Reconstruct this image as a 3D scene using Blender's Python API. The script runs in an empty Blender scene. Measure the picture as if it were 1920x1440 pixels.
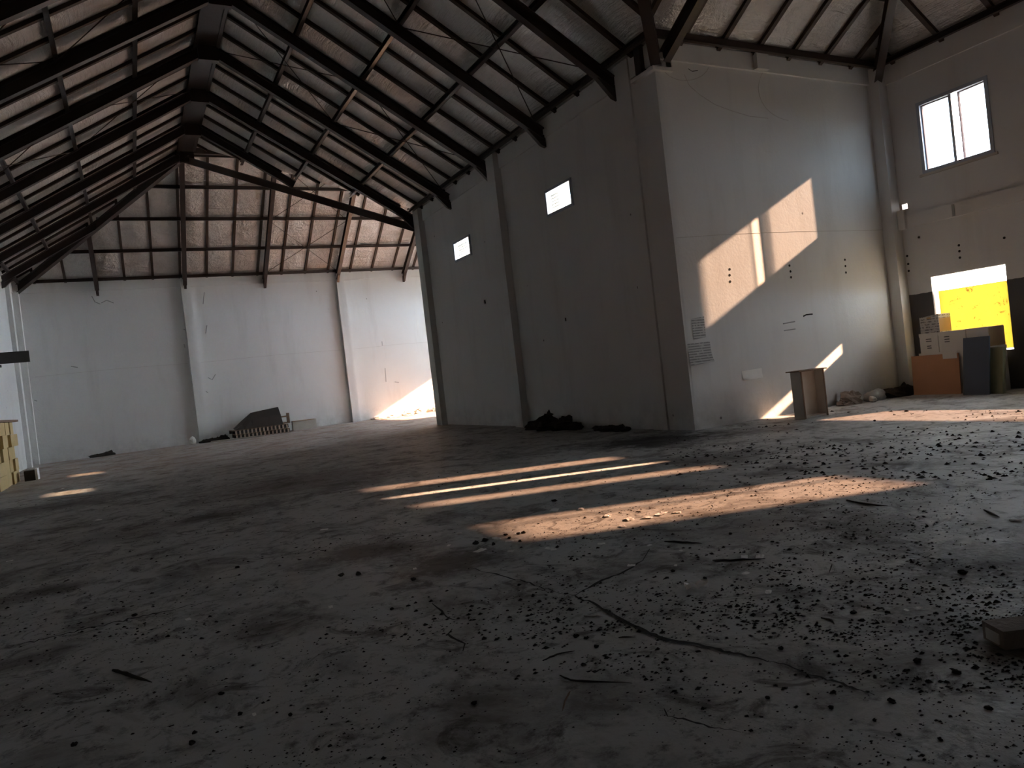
import bpy, bmesh, math, random
from mathutils import Vector, Matrix, noise

random.seed(7)
sc = bpy.context.scene
COL = sc.collection

# ------------------------------------------------------------------ camera
CAM_H = 1.0
F_PX, YAW, PITCH, ROLL = 1359.9, 0.4816, -0.0145, -0.115
_fw = Vector((math.sin(YAW)*math.cos(PITCH), math.cos(YAW)*math.cos(PITCH), math.sin(PITCH)))
_r0 = Vector((math.cos(YAW), -math.sin(YAW), 0))
_u0 = _r0.cross(_fw)
_r = math.cos(ROLL)*_r0 + math.sin(ROLL)*_u0
_u = -math.sin(ROLL)*_r0 + math.cos(ROLL)*_u0
CAM = Vector((0, 0, CAM_H))
cd = bpy.data.cameras.new('camera')
cd.sensor_fit = 'HORIZONTAL'; cd.sensor_width = 36.0
cd.lens = F_PX/1920*36.0
cd.clip_start = 0.05; cd.clip_end = 500
cam = bpy.data.objects.new('camera', cd); COL.objects.link(cam)
M = Matrix.Identity(4)
for i, a in enumerate((_r, _u, -_fw)):
    for k in range(3): M[k][i] = a[k]
M.translation = CAM
cam.matrix_world = M
sc.camera = cam

# ------------------------------------------------------------------ sky, sun, exposure
EXPOSURE = 2.45
w = bpy.data.worlds.new('hazy_sky'); sc.world = w
w.use_nodes = True
bg = w.node_tree.nodes['Background']
bg.inputs['Color'].default_value = (0.72, 0.87, 1.0, 1)
bg.inputs['Strength'].default_value = 10.0

SUN_DIR = Vector((-2.6, 1.0, -1.3)).normalized()
sd = bpy.data.lights.new('sun_offscreen', 'SUN')
sd.energy = 14.0; sd.color = (1.0, 0.60, 0.38); sd.angle = math.radians(0.9)
sun = bpy.data.objects.new('sun_offscreen', sd); COL.objects.link(sun)
sun.rotation_euler = SUN_DIR.to_track_quat('-Z', 'Y').to_euler()
sun.location = (40, -15, 20)

vs = sc.view_settings
vs.view_transform = 'Standard'; vs.look = 'None'; vs.gamma = 1.0; vs.exposure = EXPOSURE
vs.use_curve_mapping = False
sc.cycles.max_bounces = 12; sc.cycles.diffuse_bounces = 7; sc.cycles.glossy_bounces = 4
sc.cycles.transparent_max_bounces = 12
sc.cycles.caustics_reflective = False; sc.cycles.caustics_refractive = False
sc.cycles.sample_clamp_indirect = 6.0

# ------------------------------------------------------------------ pixel helpers (1920 x 1440 frame)
def ray(px, py): return _fw + (px-960)/F_PX*_r - (py-720)/F_PX*_u
def at(px, py, axis, val):
    d = ray(px, py); t = (val-CAM[axis])/d[axis]
    return CAM + d*t
def fl(px, py): return at(px, py, 2, 0.0)

# ------------------------------------------------------------------ plan of the building (metres)
XL, XR, XE, XB = -2.577, 6.346, 10.68, 15.4
YN, YF, YB, YS = 7.188, 15.86, 23.816, -9.0
H = 5.02
XM = (XL+XR)/2; YM = (YF+YB)/2
ZR = 7.745                    # foil at the ridge
HALF_C = 4.46
YC = YN-HALF_C; YC2 = YC-HALF_C
T = 0.25                      # wall thickness

# ------------------------------------------------------------------ materials
def new_mat(name):
    m = bpy.data.materials.new(name); m.use_nodes = True
    nt = m.node_tree; nt.nodes.clear()
    out = nt.nodes.new('ShaderNodeOutputMaterial')
    return m, nt, out
def N(nt, kind, **kw):
    n = nt.nodes.new(kind)
    for k, v in kw.items():
        if k.startswith('i_'):
            key = k[2:]
            key = int(key) if key.isdigit() else key.replace('_', ' ')
            n.inputs[key].default_value = v
        else: setattr(n, k, v)
    return n
def L(nt, a, b): nt.links.new(a, b)
def rgba(c): return (c[0], c[1], c[2], 1.0)
def ramp(nt, fac, stops):
    r = nt.nodes.new('ShaderNodeValToRGB')
    els = r.color_ramp.elements
    while len(els) < len(stops): els.new(0.5)
    for e, (p, c) in zip(els, stops):
        e.position = p; e.color = c if len(c) == 4 else rgba(c)
    L(nt, fac, r.inputs['Fac']); return r.outputs['Color']
def mixc(nt, fac, a, b, mode='MIX'):
    n = nt.nodes.new('ShaderNodeMix'); n.data_type = 'RGBA'; n.blend_type = mode
    for sock, v in ((n.inputs['Factor'], fac), (n.inputs['A'], a), (n.inputs['B'], b)):
        if hasattr(v, 'is_output'): L(nt, v, sock)
        elif isinstance(v, (int, float)): sock.default_value = v
        else: sock.default_value = rgba(v)
    return n.outputs['Result']
def math_(nt, op, a, b=0.0, clamp=False):
    n = nt.nodes.new('ShaderNodeMath'); n.operation = op; n.use_clamp = clamp
    for s, v in ((n.inputs[0], a), (n.inputs[1], b)):
        if hasattr(v, 'is_output'): L(nt, v, s)
        else: s.default_value = v
    return n.outputs[0]
def pos(nt):
    return nt.nodes.new('ShaderNodeNewGeometry').outputs['Position']
def noise_(nt, vec, scale, detail=4, rough=0.55, stretch=None, dist=0.0):
    if stretch:
        mp = nt.nodes.new('ShaderNodeMapping'); mp.inputs['Scale'].default_value = stretch
        L(nt, vec, mp.inputs['Vector']); vec = mp.outputs['Vector']
    n = nt.nodes.new('ShaderNodeTexNoise')
    n.inputs['Scale'].default_value = scale; n.inputs['Detail'].default_value = detail
    n.inputs['Roughness'].default_value = rough; n.inputs['Distortion'].default_value = dist
    L(nt, vec, n.inputs['Vector']); return n.outputs['Fac']
def principled(nt, out, col, rough=0.6, metal=0.0, spec=0.5, bump=None, bump_s=0.2, bump_d=0.02):
    p = nt.nodes.new('ShaderNodeBsdfPrincipled')
    for key, v in (('Base Color', col), ('Roughness', rough), ('Metallic', metal)):
        s = p.inputs[key]
        if hasattr(v, 'is_output'): L(nt, v, s)
        elif isinstance(v, (int, float)): s.default_value = v
        else: s.default_value = rgba(v)
    p.inputs['Specular IOR Level'].default_value = spec
    if bump is not None:
        b = nt.nodes.new('ShaderNodeBump'); b.inputs['Strength'].default_value = bump_s
        b.inputs['Distance'].default_value = bump_d
        L(nt, bump, b.inputs['Height']); L(nt, b.outputs['Normal'], p.inputs['Normal'])
    L(nt, p.outputs['BSDF'], out.inputs['Surface']); return p
def simple(name, col, rough=0.6, metal=0.0, var=0.12, scale=8.0, spec=0.5, bump=0.15):
    m, nt, out = new_mat(name)
    f = noise_(nt, pos(nt), scale, 5)
    c = mixc(nt, f, tuple(max(0, x*(1-var)) for x in col), tuple(min(1, x*(1+var)) for x in col))
    f2 = noise_(nt, pos(nt), scale*5, 3)
    principled(nt, out, c, rough, metal, spec, f2, bump, 0.01)
    return m

def mat_plaster(name, base, dirt=(0.30, 0.26, 0.22), dado=None):
    m, nt, out = new_mat(name)
    p = pos(nt)
    big = noise_(nt, p, 0.55, 5, 0.6)
    c = mixc(nt, big, tuple(x*0.9 for x in base), tuple(min(1, x*1.06) for x in base))
    streak = noise_(nt, p, 1.0, 5, 0.65, stretch=(2.2, 2.2, 0.35))
    c = mixc(nt, math_(nt, 'MULTIPLY', ramp(nt, streak, [(0.52, (0, 0, 0)), (0.8, (1, 1, 1))]), 0.22), c, dirt)
    sep = nt.nodes.new('ShaderNodeSeparateXYZ'); L(nt, p, sep.inputs[0])
    low = math_(nt, 'SUBTRACT', 1.0, math_(nt, 'DIVIDE', sep.outputs['Z'], 0.55), True)
    splash = math_(nt, 'MULTIPLY', low, ramp(nt, noise_(nt, p, 3.2, 6, 0.7), [(0.42, (0, 0, 0)), (0.7, (1, 1, 1))]))
    c = mixc(nt, math_(nt, 'MULTIPLY', splash, 0.35), c, tuple(x*0.55 for x in dirt))
    # small scuffs and old fixing marks
    vo = nt.nodes.new('ShaderNodeTexVoronoi'); vo.inputs['Scale'].default_value = 1.7
    L(nt, p, vo.inputs['Vector'])
    dots = ramp(nt, vo.outputs['Distance'], [(0.018, (1, 1, 1)), (0.04, (0, 0, 0))])
    c = mixc(nt, math_(nt, 'MULTIPLY', dots, 0.8), c, (0.07, 0.06, 0.055))
    scf = ramp(nt, noise_(nt, p, 7.0, 6, 0.75, dist=1.5), [(0.70, (0, 0, 0)), (0.78, (1, 1, 1))])
    c = mixc(nt, math_(nt, 'MULTIPLY', scf, 0.35), c, (0.12, 0.10, 0.085))
    if dado:
        z0, dcol = dado
        edge = math_(nt, 'ADD', sep.outputs['Z'], math_(nt, 'MULTIPLY', math_(nt, 'SUBTRACT', noise_(nt, p, 9, 3), 0.5), 0.03))
        isd = math_(nt, 'LESS_THAN', edge, z0)
        dn = mixc(nt, noise_(nt, p, 2.0, 6), tuple(x*0.7 for x in dcol), tuple(x*1.3 for x in dcol))
        c = mixc(nt, isd, c, dn)
    h = noise_(nt, p, 30, 4)
    h2 = math_(nt, 'ADD', h, math_(nt, 'MULTIPLY', noise_(nt, p, 2.5, 4), 3.0))
    principled(nt, out, c, 0.85, 0, 0.25, h2, 0.15, 0.02)
    return m

WHITE = mat_plaster('white_plaster', (0.74, 0.735, 0.72))
WHITE_DADO = mat_plaster('white_plaster_dark_dado', (0.72, 0.72, 0.715), dado=(1.492, (0.10, 0.096, 0.10)))

# floor: worn concrete, dirt films and black/brown stains at given places
STAINS = [  # px, py, half length along image x (m), half depth (m), strength, brown 0..1
    (700, 1032, .55, .40, .75, .7), (840, 1055, .45, .35, .8, .7), (1230, 826, 1.2, .9, 1.0, 0),
    (560, 905, 1.6, 1.8, .6, .8), (430, 960, .7, .5, .6, .6),
    (80, 1110, .35, .25, .7, .5), (500, 1180, .30, .22, .5, .9), (1650, 985, .5, .4, .7, 0), (1750, 1120, .5, .5, .6, .1),
    (1880, 1050, .5, .4, .8, .2), (100, 950, 1.5, 1.0, .7, .7), (1440, 805, .9, .5, .55, .6), (1330, 860, .7, .6, .7, 0),
    (250, 1000, 1.0, .6, .4, .7), (1450, 985, .8, .5, .5, .2), (60, 1235, .35, .12, .5, .5)]
def mat_floor():
    m, nt, out = new_mat('stained_concrete')
    p = pos(nt)
    big = noise_(nt, p, 0.35, 6, 0.6)
    c = mixc(nt, big, (0.38, 0.385, 0.372), (0.62, 0.625, 0.605))
    med = noise_(nt, p, 1.6, 7, 0.68, dist=0.6)
    c = mixc(nt, math_(nt, 'MULTIPLY', ramp(nt, med, [(0.50, (0, 0, 0)), (0.66, (1, 1, 1))]), 0.72), c, (0.085, 0.072, 0.06))
    blot = ramp(nt, noise_(nt, p, 4.2, 8, 0.72, dist=1.0), [(0.53, (0, 0, 0)), (0.63, (1, 1, 1))])
    c = mixc(nt, math_(nt, 'MULTIPLY', blot, 0.75), c, (0.055, 0.046, 0.04))
    drag = ramp(nt, noise_(nt, p, 1.0, 7, 0.7, stretch=(1.6, 0.5, 1)), [(0.55, (0, 0, 0)), (0.70, (1, 1, 1))])
    c = mixc(nt, math_(nt, 'MULTIPLY', drag, 0.5), c, (0.07, 0.055, 0.046))
    fine = noise_(nt, p, 11, 7, 0.75)
    c = mixc(nt, math_(nt, 'MULTIPLY', ramp(nt, fine, [(0.54, (0, 0, 0)), (0.66, (1, 1, 1))]), 0.7), c, (0.045, 0.040, 0.036))
    c = mixc(nt, math_(nt, 'MULTIPLY', ramp(nt, noise_(nt, p, 16, 5, 0.7), [(0.63, (0, 0, 0)), (0.75, (1, 1, 1))]), 0.25), c, (0.5, 0.49, 0.46))
    # far bay: rusty-brown dust film over the slab
    sep = nt.nodes.new('ShaderNodeSeparateXYZ'); L(nt, p, sep.inputs[0])
    dust = math_(nt, 'MULTIPLY', math_(nt, 'DIVIDE', math_(nt, 'SUBTRACT', sep.outputs['Y'], 11.0), 5.0, True),
                 ramp(nt, noise_(nt, p, 0.9, 6, 0.65), [(0.3, (0.25,)*3), (0.7, (1, 1, 1))]))
    c = mixc(nt, math_(nt, 'MULTIPLY', dust, 0.75), c, (0.30, 0.185, 0.125))
    # stains
    dis = noise_(nt, p, 2.4, 6, 0.7)
    grain = noise_(nt, p, 14, 6, 0.75)
    nv = math_(nt, 'ADD', math_(nt, 'MULTIPLY', math_(nt, 'SUBTRACT', dis, 0.5), 1.7), math_(nt, 'MULTIPLY', math_(nt, 'SUBTRACT', grain, 0.5), 1.3))
    for (px, py, a, b, s, br) in STAINS:
        q = fl(px, py); d = Vector((q.x, q.y, 0)).normalized()
        ang = math.atan2(d.y, d.x)
        mp = nt.nodes.new('ShaderNodeMapping'); mp.vector_type = 'TEXTURE'
        mp.inputs['Location'].default_value = (q.x, q.y, 0); mp.inputs['Rotation'].default_value = (0, 0, ang)
        mp.inputs['Scale'].default_value = (b, a, 50)
        L(nt, p, mp.inputs['Vector'])
        ln = nt.nodes.new('ShaderNodeVectorMath'); ln.operation = 'LENGTH'; L(nt, mp.outputs['Vector'], ln.inputs[0])
        v = math_(nt, 'SUBTRACT', 1.0, math_(nt, 'ADD', ln.outputs['Value'], nv))
        v = math_(nt, 'MULTIPLY', v, 1.6, True)
        dark = (0.020+0.035*br, 0.020+0.014*br, 0.020+0.004*br)
        c = mixc(nt, math_(nt, 'MULTIPLY', v, s), c, dark)
    h = math_(nt, 'ADD', math_(nt, 'MULTIPLY', noise_(nt, p, 5, 6, 0.7), 1.0), math_(nt, 'MULTIPLY', noise_(nt, p, 45, 4), 0.5))
    rg = ramp(nt, med, [(0.3, (0.48,)*3), (0.7, (0.8,)*3)])
    principled(nt, out, c, rg, 0, 0.4, h, 0.5, 0.012)
    return m
FLOOR = mat_floor()

def mat_foil():
    m, nt, out = new_mat('silver_foil_insulation')
    p = pos(nt)
    n1 = noise_(nt, p, 2.2, 6, 0.7, dist=0.8)
    n2 = noise_(nt, p, 9.0, 5, 0.65, dist=1.2)
    rib = noise_(nt, p, 1.0, 4, 0.6, stretch=(1.1, 1.1, 26.0), dist=0.4)     # creases run along the ridge
    rib2 = noise_(nt, p, 1.0, 3, 0.6, stretch=(3.0, 3.0, 70.0))
    h = math_(nt, 'ADD', math_(nt, 'MULTIPLY', n1, 1.1), math_(nt, 'ADD', math_(nt, 'MULTIPLY', n2, 0.5), math_(nt, 'ADD', math_(nt, 'MULTIPLY', rib, 0.8), math_(nt, 'MULTIPLY', rib2, 0.35))))
    c = mixc(nt, noise_(nt, p, 0.6, 5, 0.6), (0.62, 0.57, 0.54), (0.92, 0.89, 0.87))
    c = mixc(nt, math_(nt, 'MULTIPLY', ramp(nt, n1, [(0.5, (0, 0, 0)), (0.75, (1, 1, 1))]), 0.35), c, (0.30, 0.23, 0.19))
    principled(nt, out, c, 0.30, 0.88, 0.5, h, 1.0, 0.06)
    return m
FOIL = mat_foil()
STEEL = simple('dark_red_oxide_steel', (0.040, 0.025, 0.021), 0.32, 0.0, 0.35, 4, 0.6)
STEEL2 = simple('brown_primed_steel', (0.045, 0.027, 0.020), 0.55, 0.0, 0.35, 4, 0.4)
WIRE = simple('black_wire', (0.02, 0.018, 0.018), 0.5)
ALU = simple('pale_aluminium', (0.42, 0.47, 0.56), 0.45, 0.1, 0.05)
GASKET = simple('grey_gasket', (0.16, 0.12, 0.13), 0.6)
WOODW = simple('white_laminate', (0.60, 0.56, 0.50), 0.55, 0, 0.12, 6)
WOODE = simple('chipboard_edge', (0.16, 0.11, 0.07), 0.8, 0, 0.3, 20)
CARD_W = simple('white_cardboard', (0.70, 0.67, 0.62), 0.8, 0, 0.08, 6)
CARD_B = simple('brown_cardboard', (0.42, 0.27, 0.13), 0.85, 0, 0.15, 6)
ORANGE = simple('orange_brown_board', (0.50, 0.25, 0.13), 0.7, 0, 0.16, 3)
BLUE = simple('slate_blue_board', (0.060, 0.085, 0.125), 0.6, 0, 0.15, 3)
OLIVE = simple('olive_foam_board', (0.26, 0.26, 0.15), 0.8, 0, 0.15, 4)
BLACKB = simple('black_ink', (0.02, 0.02, 0.02), 0.8)
PALLET = simple('weathered_pallet_wood', (0.20, 0.13, 0.085), 0.8, 0, 0.35, 9)
SLAT = simple('pale_pallet_wood', (0.42, 0.31, 0.24), 0.8, 0, 0.3, 9)
DARKCARD = simple('charred_sheet_and_gap_shade', (0.030, 0.022, 0.018), 0.7, 0, 0.3, 5)
BLOCK = simple('yellow_foam_block', (0.62, 0.47, 0.23), 0.85, 0, 0.16, 5)
CONC = simple('pale_concrete', (0.55, 0.52, 0.47), 0.85, 0, 0.15, 7)
BRICK = simple('dirty_grey_brick', (0.24, 0.20, 0.17), 0.9, 0, 0.35, 14, 0.3, 0.5)
SOIL = simple('black_soil', (0.022, 0.018, 0.015), 0.95, 0, 0.4, 20, 0.2, 0.5)
RUBBLE = simple('sooty_rubble', (0.05, 0.042, 0.036), 0.95, 0, 0.5, 9, 0.2, 0.5)
STICK = simple('dark_wood_stick', (0.035, 0.027, 0.022), 0.8, 0, 0.3, 12)
PAPER = simple('white_paper_scrap', (0.92, 0.91, 0.88), 0.8, 0, 0.08, 9)
PLASTIC = simple('grey_plastic_bag', (0.42, 0.42, 0.40), 0.35, 0, 0.25, 9)
CRACK = simple('dark_crack', (0.018, 0.018, 0.017), 0.95)
CHALK = simple('pencil_grey', (0.34, 0.34, 0.33), 0.9)
JOINT = simple('dusty_joint', (0.50, 0.47, 0.44), 0.9)
GROUND = simple('dry_ground', (0.36, 0.30, 0.23), 0.95, 0, 0.25, 0.4)
SIGN = simple('dark_grey_sign_board', (0.05, 0.045, 0.042), 0.6, 0, 0.3, 9)

def mat_glass(name, tint):
    m, nt, out = new_mat(name)
    tr = N(nt, 'ShaderNodeBsdfTransparent'); tr.inputs['Color'].default_value = rgba(tint)
    gl = N(nt, 'ShaderNodeBsdfGlossy'); gl.inputs['Roughness'].default_value = 0.05
    f = nt.nodes.new('ShaderNodeMath'); f.operation = 'MULTIPLY'; f.inputs[1].default_value = 0.06
    n = noise_(nt, pos(nt), 3.0); L(nt, n, f.inputs[0])
    mx = N(nt, 'ShaderNodeMixShader')
    L(nt, f.outputs[0], mx.inputs[0]); L(nt, tr.outputs[0], mx.inputs[1]); L(nt, gl.outputs[0], mx.inputs[2])
    L(nt, mx.outputs[0], out.inputs['Surface']); return m
GLASS = mat_glass('dusty_glass', (0.36, 0.37, 0.38))
GLASS2 = mat_glass('amber_dusty_glass', (0.38, 0.36, 0.35))
LOUVRE = mat_glass('louvre_glass', (0.50, 0.53, 0.53))

def mat_sheet(name, col, stain, trans=0.6, clear=0.0):
    m, nt, out = new_mat(name)
    p = pos(nt)
    f = noise_(nt, p, 2.0, 5)
    c = mixc(nt, f, tuple(x*0.9 for x in col), tuple(min(1, x*1.05) for x in col))
    sp = ramp(nt, noise_(nt, p, 6.5, 6, 0.7, dist=0.8), [(0.61, (0, 0, 0)), (0.65, (1, 1, 1))])
    c = mixc(nt, math_(nt, 'MULTIPLY', sp, 0.8), c, stain)
    d = N(nt, 'ShaderNodeBsdfDiffuse'); t = N(nt, 'ShaderNodeBsdfTranslucent')
    L(nt, c, d.inputs['Color']); L(nt, c, t.inputs['Color'])
    mx = N(nt, 'ShaderNodeMixShader'); mx.inputs[0].default_value = trans
    L(nt, d.outputs[0], mx.inputs[1]); L(nt, t.outputs[0], mx.inputs[2])
    tp = N(nt, 'ShaderNodeBsdfTransparent'); m2 = N(nt, 'ShaderNodeMixShader'); m2.inputs[0].default_value = clear
    L(nt, mx.outputs[0], m2.inputs[1]); L(nt, tp.outputs[0], m2.inputs[2]); L(nt, m2.outputs[0], out.inputs['Surface'])
    return m
YELLOW = mat_sheet('yellow_translucent_sheet', (0.33, 0.275, 0.085), (0.12, 0.07, 0.03))
CREAM = mat_sheet('cream_translucent_sheet', (0.75, 0.76, 0.68), (0.40, 0.30, 0.2), 0.6, 0.62)

def mat_print(name, base, ink, scale, axis='Z', thr=0.5):
    """paper with unreadable rows of print"""
    m, nt, out = new_mat(name)
    p = pos(nt)
    sep = nt.nodes.new('ShaderNodeSeparateXYZ'); L(nt, p, sep.inputs[0])
    rows = math_(nt, 'FRACT', math_(nt, 'MULTIPLY', sep.outputs[axis], scale))
    rows = math_(nt, 'LESS_THAN', rows, 0.5)
    words = ramp(nt, noise_(nt, p, 26, 4, 0.7, stretch=(1, 1, 0.6)), [(thr, (0, 0, 0)), (thr+0.08, (1, 1, 1))])
    f = math_(nt, 'MULTIPLY', rows, words)
    c = mixc(nt, f, base, ink)
    c = mixc(nt, math_(nt, 'MULTIPLY', noise_(nt, p, 4.0, 4), 0.25), c, tuple(x*0.6 for x in base))
    principled(nt, out, c, 0.8, 0, 0.3)
    return m
NOTICE = mat_print('printed_notice', (0.60, 0.60, 0.58), (0.25, 0.25, 0.25), 30, thr=0.38)
BOXPRINT = mat_print('printed_box', (0.52, 0.49, 0.46), (0.13, 0.12, 0.12), 26, thr=0.46)

# ------------------------------------------------------------------ mesh helpers
def mk(name, verts, faces, mat, parent=None, smooth=False):
    me = bpy.data.meshes.new(name)
    me.from_pydata([tuple(v) for v in verts], [], faces)
    me.validate(); me.update()
    bm = bmesh.new(); bm.from_mesh(me)
    bmesh.ops.recalc_face_normals(bm, faces=bm.faces); bm.to_mesh(me); bm.free()
    if smooth:
        for pl in me.polygons: pl.use_smooth = True
    me.materials.append(mat)
    o = bpy.data.objects.new(name, me); COL.objects.link(o)
    if parent: o.parent = parent
    return o
def tag(o, label=None, cat=None, group=None, kind=None):
    if label: o['label'] = label
    if cat: o['category'] = cat
    if group: o['group'] = group
    if kind: o['kind'] = kind
    return o
def struct(o): o['kind'] = 'structure'; return o
def empty(name, loc, rz=0.0):
    o = bpy.data.objects.new(name, None); COL.objects.link(o)
    o.location = loc; o.rotation_euler = (0, 0, rz); o.empty_display_size = 0.2
    return o
BOXF = [(0, 1, 3, 2), (4, 6, 7, 5), (0, 4, 5, 1), (2, 3, 7, 6), (0, 2, 6, 4), (1, 5, 7, 3)]
class G:
    def __init__(s): s.v = []; s.f = []
    def add(s, v, f):
        b = len(s.v); s.v += [Vector(x) for x in v]; s.f += [tuple(i+b for i in q) for q in f]; return s
    def box(s, a, b):
        v = [(x, y, z) for x in (a[0], b[0]) for y in (a[1], b[1]) for z in (a[2], b[2])]
        return s.add(v, BOXF)
    def obox(s, c, ax, ay, az):
        c = Vector(c); v = [c+i*ax+j*ay+k*az for i in (-1, 1) for j in (-1, 1) for k in (-1, 1)]
        return s.add(v, BOXF)
    def tube(s, pts, r, n=6, cap=True):
        pts = [Vector(p) for p in pts]; b = len(s.v); rings = []
        rr = r if hasattr(r, '__len__') else [r]*len(pts)
        for i, p in enumerate(pts):
            d = (pts[min(i+1, len(pts)-1)]-pts[max(i-1, 0)]).normalized()
            up = Vector((0, 0, 1)) if abs(d.z) < 0.9 else Vector((1, 0, 0))
            e1 = d.cross(up).normalized(); e2 = e1.cross(d)
            ring = []
            for k in range(n):
                a = 2*math.pi*k/n
                s.v.append(p+rr[i]*(math.cos(a)*e1+math.sin(a)*e2)); ring.append(len(s.v)-1)
            rings.append(ring)
        for i in range(len(rings)-1):
            for k in range(n):
                s.f.append((rings[i][k], rings[i][(k+1) % n], rings[i+1][(k+1) % n], rings[i+1][k]))
        if cap: s.f.append(tuple(rings[0])); s.f.append(tuple(reversed(rings[-1])))
        return s
    def blob(s, c, rx, ry, rz, seed=0, amp=0.35, seg=8, rng=5):
        b = len(s.v); c = Vector(c)
        rows = []
        for i in range(rng+1):
            th = math.pi*i/rng; row = []
            for k in range(seg if 0 < i < rng else 1):
                ph = 2*math.pi*k/seg
                d = Vector((math.sin(th)*math.cos(ph), math.sin(th)*math.sin(ph), math.cos(th)))
                m = 1+amp*(noise.noise(d*1.7+Vector((seed*3.1, seed*1.7, seed)))*1.2+noise.noise(d*4.1+Vector((seed, seed*2.3, 5)))*.7)
                s.v.append(c+Vector((d.x*rx*m, d.y*ry*m, max(-1.0, d.z*m)*rz))); row.append(len(s.v)-1)
            rows.append(row)
        for i in range(rng):
            A, B = rows[i], rows[i+1]
            for k in range(seg):
                k2 = (k+1) % seg
                if len(A) == 1: s.f.append((A[0], B[k], B[k2]))
                elif len(B) == 1: s.f.append((A[k], B[0], A[k2]))
                else: s.f.append((A[k], B[k], B[k2], A[k2]))
        return s
    def build(s, name, mat, parent=None, smooth=False): return mk(name, s.v, s.f, mat, parent, smooth)
def box(name, a, b, mat, parent=None): return G().box(a, b).build(name, mat, parent)

def wall(name, axis, c0, c1, u0, u1, z0, z1, holes, mat, reveal=True):
    """wall slab: axis 'x' -> plane x=c0 (inner) .. c1 (outer), u along y; holes (u0,u1,z0,z1)"""
    us = sorted({u0, u1, *[h[0] for h in holes], *[h[1] for h in holes]})
    zs = sorted({z0, z1, *[h[2] for h in holes], *[h[3] for h in holes]})
    def solid(i, j):
        if i < 0 or j < 0 or i >= len(us)-1 or j >= len(zs)-1: return False
        u, z = (us[i]+us[i+1])/2, (zs[j]+zs[j+1])/2
        return not any(h[0] < u < h[1] and h[2] < z < h[3] for h in holes)
    def P(u, z, c): return (c, u, z) if axis == 'x' else (u, c, z)
    v, f, idx = [], [], {}
    def vi(u, z, c):
        k = (round(u, 5), round(z, 5), c)
        if k not in idx: idx[k] = len(v); v.append(P(u, z, c))
        return idx[k]
    for i in range(len(us)-1):
        for j in range(len(zs)-1):
            if not solid(i, j): continue
            a, b, cc, d = us[i], us[i+1], zs[j], zs[j+1]
            for c in (c0, c1): f.append((vi(a, cc, c), vi(b, cc, c), vi(b, d, c), vi(a, d, c)))
            if not solid(i-1, j): f.append((vi(a, cc, c0), vi(a, d, c0), vi(a, d, c1), vi(a, cc, c1)))
            if not solid(i+1, j): f.append((vi(b, cc, c0), vi(b, d, c0), vi(b, d, c1), vi(b, cc, c1)))
            if not solid(i, j-1): f.append((vi(a, cc, c0), vi(b, cc, c0), vi(b, cc, c1), vi(a, cc, c1)))
            if not solid(i, j+1): f.append((vi(a, d, c0), vi(b, d, c0), vi(b, d, c1), vi(a, d, c1)))
    return struct(mk(name, v, f, mat))

# ------------------------------------------------------------------ ground and floor
struct(mk('ground', [(-60, -60, -.12), (80, -60, -.12), (80, 80, -.12), (-60, 80, -.12)], [(0, 1, 2, 3)], GROUND))
g = G()
g.box((XL-T, YS-T, -.1), (XR, YB+T, 0)); g.box((XR, YC2-T, -.1), (XE+T, YN+T, 0)); g.box((XR, YF-T, -.1), (XB+T, YB+T, 0))
floor = struct(g.build('floor', FLOOR))

# ------------------------------------------------------------------ walls
WIN_Z = (3.23, 4.28)
W_A = (5.575, 6.59)                      # the window seen in the wing's end wall
OPEN = (5.60, 6.64, 0.54, 1.71)          # low opening with the yellow sheet
# openings of the same wall beyond the frame's right edge: their sun lies in stripes on the floor
SLITS = [(3.57, 3.98), (2.945, 3.09), (2.15, 2.48), (0.38, 1.19)]
LOW2 = (2.3, 4.9, 1.20, 1.78)
HOLE = (6.88, 6.97, 2.80, 2.88)
W1 = (9.385, 10.18, 3.475, 3.905); W2 = (13.21, 14.04, 3.465, 3.88)

wall_left = wall('wall_left', 'x', XL, XL-T, YS-T, YB+T, 0, H, [], WHITE)
wall_back = wall('wall_back', 'y', YB, YB+T, XL, XB+T, 0, H, [], WHITE)
wall_right = wall('wall_right', 'x', XR, XR+T, YN, YF, 0, H, [W1, W2], WHITE)
wall_wing = wall('wall_wing', 'y', YN, YN+T, XR+T, XE+T, 0, H, [], WHITE)
# the wing wall's face runs to the corner with the right wall
wall_end = wall('wall_end', 'x', XE, XE+T, YC2-T, YN, 0, H,
                [W_A+WIN_Z, OPEN, LOW2, HOLE]+[s+(3.17, 4.44) for s in SLITS], WHITE_DADO)
wall_front = wall('wall_front', 'y', YC2, YC2-T, XR, XE, 0, H, [], WHITE)
wall_near = wall('wall_near', 'x', XR, XR+T, YS-T, YC2-T, 0, H, [], WHITE)
wall_rear = wall('wall_rear', 'y', YS, YS-T, XL, XR, 0, ZR+.3, [], WHITE)
wall_court = wall('wall_court', 'y', YF, YF-T, XR+T, XB+T, 0, H, [], WHITE)
wall_far_end = wall('wall_far_end', 'x', XB, XB+T, YF, YB, 0, ZR+.3, [(17.0, 19.6, 3.23, 4.28), (19.9, 23.3, 3.23, 4.28)], WHITE)

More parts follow.
